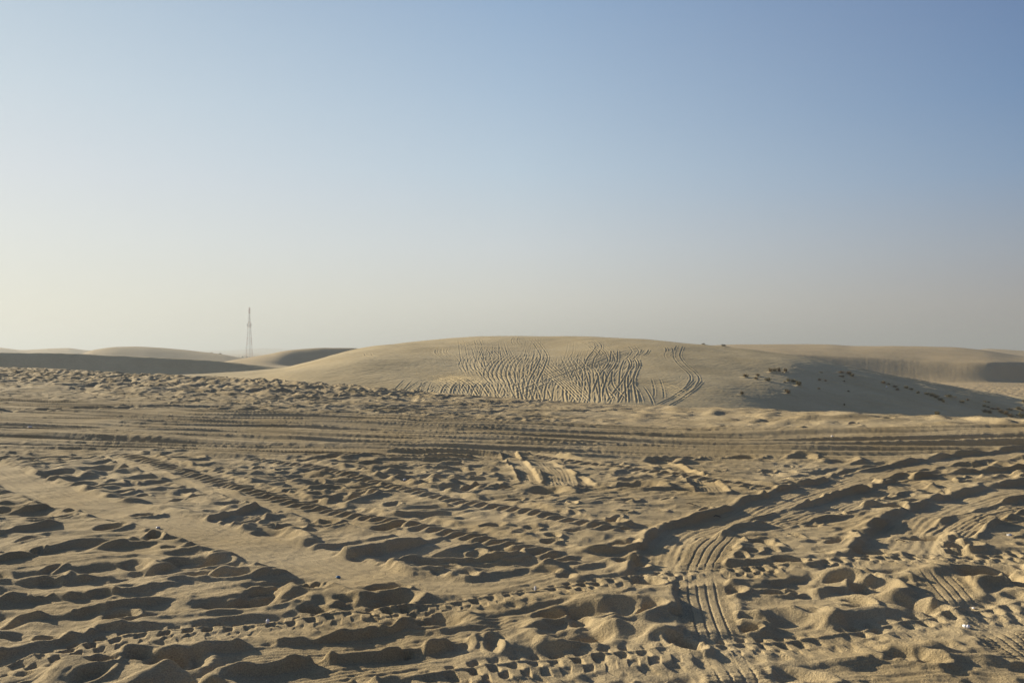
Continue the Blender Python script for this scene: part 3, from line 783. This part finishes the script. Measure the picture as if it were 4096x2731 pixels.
# ================================================================== THINGS
class MB:
    def __init__(self): self.v, self.f, self.m = [], [], []
    def add(self, vs, fs, mi=0):
        n = len(self.v); self.v += [tuple(p) for p in vs]; self.f += [tuple(i+n for i in q) for q in fs]; self.m += [mi]*len(fs)
    def bar(self, a, b, r, r2=None, mi=0, n=4):
        a, b = np.array(a, float), np.array(b, float); r2 = r if r2 is None else r2
        t = b-a; t /= np.linalg.norm(t)+1e-12
        s = np.cross(t, (0, 0, 1) if abs(t[2]) < .9 else (1, 0, 0)); s /= np.linalg.norm(s); u = np.cross(t, s)
        vs = []
        for p, q in ((a, r), (b, r2)):
            for k in range(n):
                th = 2*math.pi*(k+.5)/n; vs.append(p+q*(math.cos(th)*s+math.sin(th)*u))
        fs = [(k, (k+1) % n, n+(k+1) % n, n+k) for k in range(n)] + [tuple(range(n-1, -1, -1)), tuple(range(n, 2*n))]
        self.add(vs, fs, mi)
    def box(self, c, sz, mi=0):
        x, y, z = c; a, b, h = sz[0]/2, sz[1]/2, sz[2]/2
        vs = [(x+i*a, y+j*b, z+k*h) for i in (-1, 1) for j in (-1, 1) for k in (-1, 1)]
        self.add(vs, [(0, 1, 3, 2), (4, 6, 7, 5), (0, 4, 5, 1), (2, 3, 7, 6), (0, 2, 6, 4), (1, 5, 7, 3)], mi)
    def mesh(self, name, mats, smooth=False):
        me = bpy.data.meshes.new(name); me.from_pydata(self.v, [], self.f); me.update()
        for m in mats: me.materials.append(m)
        me.polygons.foreach_set('material_index', self.m)
        if smooth: me.polygons.foreach_set('use_smooth', [True]*len(self.f))
        return me
    def build(self, name, mats, parent=None, smooth=False):
        o = bpy.data.objects.new(name, self.mesh(name, mats, smooth)); COL.objects.link(o)
        if parent: o.parent = parent
        return o
def tag(o, label, cat, group=None):
    o['label'] = label; o['category'] = cat
    if group: o['group'] = group

# ---- bushes
def leaf_mat(name, c1, c2):
    m, t, b = material(name, .9)
    n = t.nodes.new('ShaderNodeTexNoise'); n.inputs['Scale'].default_value = 3.5; n.inputs['Detail'].default_value = 3
    tc = t.nodes.new('ShaderNodeTexCoord'); t.links.new(tc.outputs['Object'], n.inputs['Vector'])
    cr = t.nodes.new('ShaderNodeValToRGB')
    cr.color_ramp.elements[0].position = .35; cr.color_ramp.elements[0].color = (*c1, 1)
    cr.color_ramp.elements[1].position = .65; cr.color_ramp.elements[1].color = (*c2, 1)
    t.links.new(n.outputs[0], cr.inputs[0]); t.links.new(cr.outputs[0], b.inputs['Base Color'])
    return m
TWIG = leaf_mat('dry_twig', (.10, .065, .03), (.17, .11, .05))
LEAVES = [leaf_mat('olive_leaf', (.09, .08, .03), (.20, .16, .06)), leaf_mat('tan_leaf', (.16, .11, .045), (.25, .18, .08)), leaf_mat('brown_leaf', (.10, .07, .03), (.18, .125, .05))]
def bush_mesh(seed, mat):
    rd = random.Random(seed); b = MB()
    for i in range(26):
        a = rd.uniform(0, 6.28); sp = rd.uniform(.05, .5); h = rd.uniform(.55, 1.0)*(1-.5*sp)
        p0 = (math.cos(a)*sp*.25, math.sin(a)*sp*.25, -.35)
        p1 = (math.cos(a)*sp*.7, math.sin(a)*sp*.7, h*.45); p2 = (math.cos(a+.3)*sp, math.sin(a+.3)*sp, h)
        b.bar(p0, p1, .018, .012, 0, 3); b.bar(p1, p2, .012, .004, 0, 3)
        for k in range(16):
            t = rd.uniform(.1, 1.05); c = [p1[j]+(p2[j]-p1[j])*t + rd.gauss(0, .06) for j in range(3)]
            if rd.random() < .35: c = [p0[j]+(p1[j]-p0[j])*rd.uniform(.5, 1) + rd.gauss(0, .08) for j in range(3)]
            if rd.random() < .2: c[2] = rd.uniform(0, .3)
            n = np.array([rd.gauss(0, 1), rd.gauss(0, 1), rd.gauss(0, 1)]); n /= np.linalg.norm(n)
            s = np.cross(n, (0, 0, 1)); s /= np.linalg.norm(s)+1e-9; u = np.cross(n, s)
            L, W = rd.uniform(.05, .11), rd.uniform(.02, .045); c = np.array(c)
            b.add([c-s*L, c-u*W, c+s*L, c+u*W], [(0, 1, 2, 3)], 1)
    return b.mesh('desert_bush', [TWIG, mat])
bm_lib = [bush_mesh(100+i, LEAVES[i % 3]) for i in range(9)]
rb = random.Random(5)
for i, (x, y, wd, ht, lab) in enumerate(spots):
    k = (0 if any(s in lab for s in ('dark', 'olive', 'grey')) else 1 if any(s in lab for s in ('pale', 'tan', 'yellow', 'golden')) else 2) + 3*rb.randint(0, 2)
    o = bpy.data.objects.new('desert_bush', bm_lib[k]); COL.objects.link(o)
    o.location = (x, y, stamp_height(d, x, y)-.02)
    o.rotation_euler = (0, 0, rb.uniform(0, 6.28))
    s = wd*1.25
    o.scale = (s, s, max(ht, .15)*1.35)
    tag(o, lab, 'bush', 'desert bushes on the shaded right slope of the dune' if i < len(spots)-2 else 'bushes on the dune skyline')

# ---- lattice mast
def paint(name, c):
    m, t, b = material(name, .6)
    n = t.nodes.new('ShaderNodeTexNoise'); n.inputs['Scale'].default_value = .5
    cr = t.nodes.new('ShaderNodeValToRGB')
    cr.color_ramp.elements[0].color = (*[q*.8 for q in c], 1); cr.color_ramp.elements[1].color = (*c, 1)
    t.links.new(n.outputs[0], cr.inputs[0]); t.links.new(cr.outputs[0], b.inputs['Base Color'])
    return m
RED, WHITE, STEEL = paint('faded_red_paint', (.50, .20, .15)), paint('faded_white_paint', (.8, .78, .75)), paint('galvanised_steel', (.22, .22, .23))
mast = bpy.data.objects.new('lattice_mast', None); COL.objects.link(mast)
maz = math.atan((249.3-512)/F); mr_ = 1000.0
mx, my = mr_*math.sin(maz), mr_*math.cos(maz)
i_ = np.searchsorted(f.r, mr_); j_ = np.searchsorted(f.az, maz); mz = float(f.H[i_, j_])
mast.location = (mx, my, mz-.3); mast.rotation_euler = (0, 0, R(12))
tag(mast, 'tall thin red and white lattice mast standing far off behind the dunes', 'mast')
TOP = (HOR-306.8)/F*my - mz
def half(z):
    t = z/TOP
    return pchip([0, .12, .62, .80, 1.0], [6.0, 5.2, 2.5, 1.15, 1.05], t)/1.0 * .66
lv = [0]
while lv[-1] < TOP-1: lv.append(min(TOP, lv[-1] + max(1.6, 2.0*half(lv[-1])*.85)))
for cx, cy in ((-1, -1), (1, -1), (1, 1), (-1, 1)):
    b = MB()
    for k in range(len(lv)-1):
        h0, h1 = half(lv[k]), half(lv[k+1])
        b.bar((cx*h0, cy*h0, lv[k]), (cx*h1, cy*h1, lv[k+1]), .12, mi=int(lv[k]/TOP*7) % 2)
    b.build('leg', [RED, WHITE], mast)
b = MB()
for k in range(len(lv)-1):
    h0, h1 = half(lv[k]), half(lv[k+1]); c = [(-1, -1), (1, -1), (1, 1), (-1, 1)]
    for q in range(4):
        a_, b_ = c[q], c[(q+1) % 4]
        mi = int(lv[k]/TOP*7) % 2
        b.bar((a_[0]*h1, a_[1]*h1, lv[k+1]), (b_[0]*h1, b_[1]*h1, lv[k+1]), .09, mi=mi)
        b.bar((a_[0]*h0, a_[1]*h0, lv[k]), (b_[0]*h1, b_[1]*h1, lv[k+1]), .05, mi=mi)
        b.bar((b_[0]*h0, b_[1]*h0, lv[k]), (a_[0]*h1, a_[1]*h1, lv[k+1]), .05, mi=mi)
b.build('bracing', [RED, WHITE], mast)
b = MB(); b.bar((.7, -.7, 0), (.35, -.35, TOP*.97), .16); b.bar((1.2, -.3, 0), (.5, -.2, TOP*.97), .10)
b.build('cable_ladder', [STEEL], mast)
for zz, sx in ((TOP*.655, -1), (TOP*.655, 1)):
    h = half(zz); b = MB()
    b.box((sx*(h+.75), -h, zz+1.2), (.55, .35, 3.2)); b.bar((sx*h, -h, zz), (sx*(h+.75), -h, zz), .1); b.bar((sx*h, -h, zz+2.2), (sx*(h+.75), -h, zz+2.2), .1)
    b.build('panel_antenna', [STEEL], mast)
b = MB(); h = half(TOP*.65)+.5
for s1, s2 in (((-h, -h), (h, -h)), ((h, -h), (h, h)), ((h, h), (-h, h)), ((-h, h), (-h, -h))):
    b.bar((*s1, TOP*.645), (*s2, TOP*.645), .14); b.bar((*s1, TOP*.665), (*s2, TOP*.665), .07)
b.build('platform', [STEEL], mast)
def dish(z, sx):
    h = half(z); b = MB(); n = 12
    c = np.array((sx*(h+.75), -h, z)); vs = [c+np.array((sx*-.3, 0, 0))]
    for k in range(n): th = 2*math.pi*k/n; vs.append(c+np.array((0, .6*math.cos(th), .6*math.sin(th))))
    vs.append(c+np.array((sx*.12, 0, 0)))
    b.add(vs, [(0, 1+(k+1) % n, 1+k) for k in range(n)] + [(n+1, 1+k, 1+(k+1) % n) for k in range(n)])
    b.bar((sx*h, -h, z), (sx*(h+.5), -h, z), .1)
    b.build('dish_antenna', [STEEL], mast)
dish(TOP*.775, 1); dish(TOP*.235, -1)

# ---- litter and shells on the sand
def plain(name, c, rough=.5):
    m, t, b = material(name, rough)
    n = t.nodes.new('ShaderNodeTexNoise'); n.inputs['Scale'].default_value = 40
    cr = t.nodes.new('ShaderNodeValToRGB')
    cr.color_ramp.elements[0].color = (*[q*.75 for q in c], 1); cr.color_ramp.elements[1].color = (*c, 1)
    t.links.new(n.outputs[0], cr.inputs[0]); t.links.new(cr.outputs[0], b.inputs['Base Color'])
    return m
SHELL, BLUE, GREYP, WOOD = plain('shell_white', (.85, .83, .85)), plain('blue_plastic', (.10, .2, .32)), plain('grey_pebble', (.5, .5, .52)), plain('dark_wood', (.05, .04, .03))
def lumpy(name, x, y, z, size, mat, seed, tilt=0):
    rd = random.Random(seed); b = MB(); n, m_ = 14, 9; vs = []
    ph = [rd.uniform(0, 6.28) for _ in range(4)]
    for i in range(m_+1):
        v_ = math.pi*i/m_
        for k in range(n):
            u = 2*math.pi*k/n
            r = 1 + .10*math.sin(2*u+ph[0]) + .07*math.sin(3*u+ph[1]+2*v_) + .06*math.sin(5*v_+ph[2])
            vs.append((size[0]/2*r*math.sin(v_)*math.cos(u), size[1]/2*r*math.sin(v_)*math.sin(u), size[2]/2*r*math.cos(v_)))
    fs = [(i*n+k, (i+1)*n+k, (i+1)*n+(k+1) % n, i*n+(k+1) % n) for i in range(m_) for k in range(n)]
    b.add(vs, fs); o = b.build(name, [mat], None, True)
    o.location = (x, y, z); o.rotation_euler = (tilt, 0, rd.uniform(0, 3)); return o
def on_sand(X2, Y2):
    """nearest point of the finished near sheet on the sight line through a spot of the photograph"""
    px, py = X2*.43537, Y2*.43537; az = math.atan((px-512)/F)
    rr = np.arange(3.5, 45, .005); k = -(py-HOR)/F*math.cos(az)
    j = int(np.searchsorted(g.az, az)); hh = np.interp(rr, g.r, g.H[:, j])
    i = int(np.argmax(hh >= k*rr)); return rr[i]*math.sin(az), rr[i]*math.cos(az), float(hh[i])
for (X2, Y2, sz, mat, nm, lab, cat) in [
    (1229, 1353.5, (.016, .016, .034), SHELL, 'shell', 'tiny white shell standing upright on the sand left of the blocky track', 'shell'),
    (617, 1426.5, (.019, .018, .028), SHELL, 'shell', 'small rounded white shell in the left foreground above the blocky track', 'shell'),
    (2212, 1437, (.03, .022, .018), SHELL, 'shell', 'larger of two white shells lying together in the lower right track', 'shell'),
    (2219, 1438.2, (.026, .026, .022), SHELL, 'shell', 'smaller of two white shells lying together in the lower right track', 'shell'),
    (2232, 1394, (.022, .02, .01), SHELL, 'shell', 'flat white chip in the ribbed tread mark at the right', 'shell'),
    (778, 1324, (.035, .028, .018), BLUE, 'bottle_cap', 'dull blue scrap in the shade of a hollow, left of centre', 'plastic scrap'),
    (365, 1211, (.04, .03, .02), GREYP, 'pebble', 'grey pebble on the left sand near the smooth lane', 'pebble'),
    (2316, 1228, (.05, .04, .02), GREYP, 'pebble', 'grey pebble at the far right among churned sand', 'pebble'),
    (70, 980.5, (.09, .05, .03), SHELL, 'paper_scrap', 'white paper scrap at the far left beside the road of ruts', 'paper scrap'),
    (1910, 1001, (.05, .04, .02), SHELL, 'paper_scrap', 'white paper scrap on the smooth bright sand behind the road of ruts', 'paper scrap'),
    (930, 1102, (.05, .04, .03), GREYP, 'pebble', 'grey pebble in the middle distance beside the wavy track', 'pebble')]:
    x, y, z = on_sand(X2, Y2)
    o = lumpy(nm, x, y, z+sz[2]*.32, sz, mat, int(X2)); tag(o, lab, cat)
x, y, z = unproject((3545+0)/4, 1545/4, 88, 200)
o = lumpy('plastic_bag', x, y, stamp_height(d, x, y)+.15, (.4, .3, .3), SHELL, 77); tag(o, 'white plastic bag caught on the dune slope among bushes', 'plastic bag')
for (X2, Y2, L_, a_, lab) in ((1588, 1158, .11, .1, 'thin dark stick half buried at the end of the curved lane'), (1648, 1186, .1, .5, 'short dark twig on the sand by the curved lane'), (2070, 1242, .12, .2, 'dark twig on the sand in the right middle ground')):
    x, y, z = on_sand(X2, Y2); b = MB()
    pts = [(k/4*L_-L_/2, .012*math.sin(k*2.1), .008*math.sin(k*1.3)) for k in range(5)]
    for k in range(4): b.bar(pts[k], pts[k+1], .004-.0005*k, .0035-.0005*k, 0, 6)
    o = b.build('stick', [WOOD]); o.location = (x, y, z+.01); o.rotation_euler = (0, .08, a_); tag(o, lab, 'stick')

# ---- far scrub on the plain round the mast: nobody could count it
rd = random.Random(9); b = MB()
for i in range(1500):
    px = rd.uniform(195, 300); r = rd.uniform(640, 1500); az = math.atan((px-512)/F)
    ii = int(np.searchsorted(f.r, r)); jj = int(np.searchsorted(f.az, az)); z = float(f.H[ii, jj])
    x, y = r*math.sin(az), r*math.cos(az); s = rd.uniform(.5, 1.6)
    for k in range(4):
        a = rd.uniform(0, 3.14); c, q = math.cos(a)*s, math.sin(a)*s*.7; t = rd.uniform(.6, 1.1)*s
        b.add([(x-c, y-q, z-.2), (x+c, y+q, z-.2), (x+c*.7, y+q*.8, z+t*.9), (x+.1*c, y, z+t*1.15), (x-c*.6, y-q*.7, z+t*.7)], [(0, 1, 2, 3, 4)])
o = b.build('scrub', [LEAVES[0]]); o['kind'] = 'stuff'; o['label'] = 'dark far scrub dotting the hazy plain around the mast'

# ------------------------------------------------------------------ haze
b = MB(); b.box((0, 0, 27), (30000, 30000, 110))
m = bpy.data.materials.new('haze'); m.use_nodes = True; t = m.node_tree
for n in list(t.nodes): t.nodes.remove(n)
o_ = t.nodes.new('ShaderNodeOutputMaterial'); pv = t.nodes.new('ShaderNodeVolumePrincipled')
pv.inputs['Color'].default_value = (.42, .465, .51, 1); pv.inputs['Density'].default_value = .0004; pv.inputs['Anisotropy'].default_value = .30
t.links.new(pv.outputs[0], o_.inputs['Volume'])
hz = b.build('haze', [m]); hz['kind'] = 'stuff'; hz['label'] = 'pale dusty haze hanging over the whole desert'
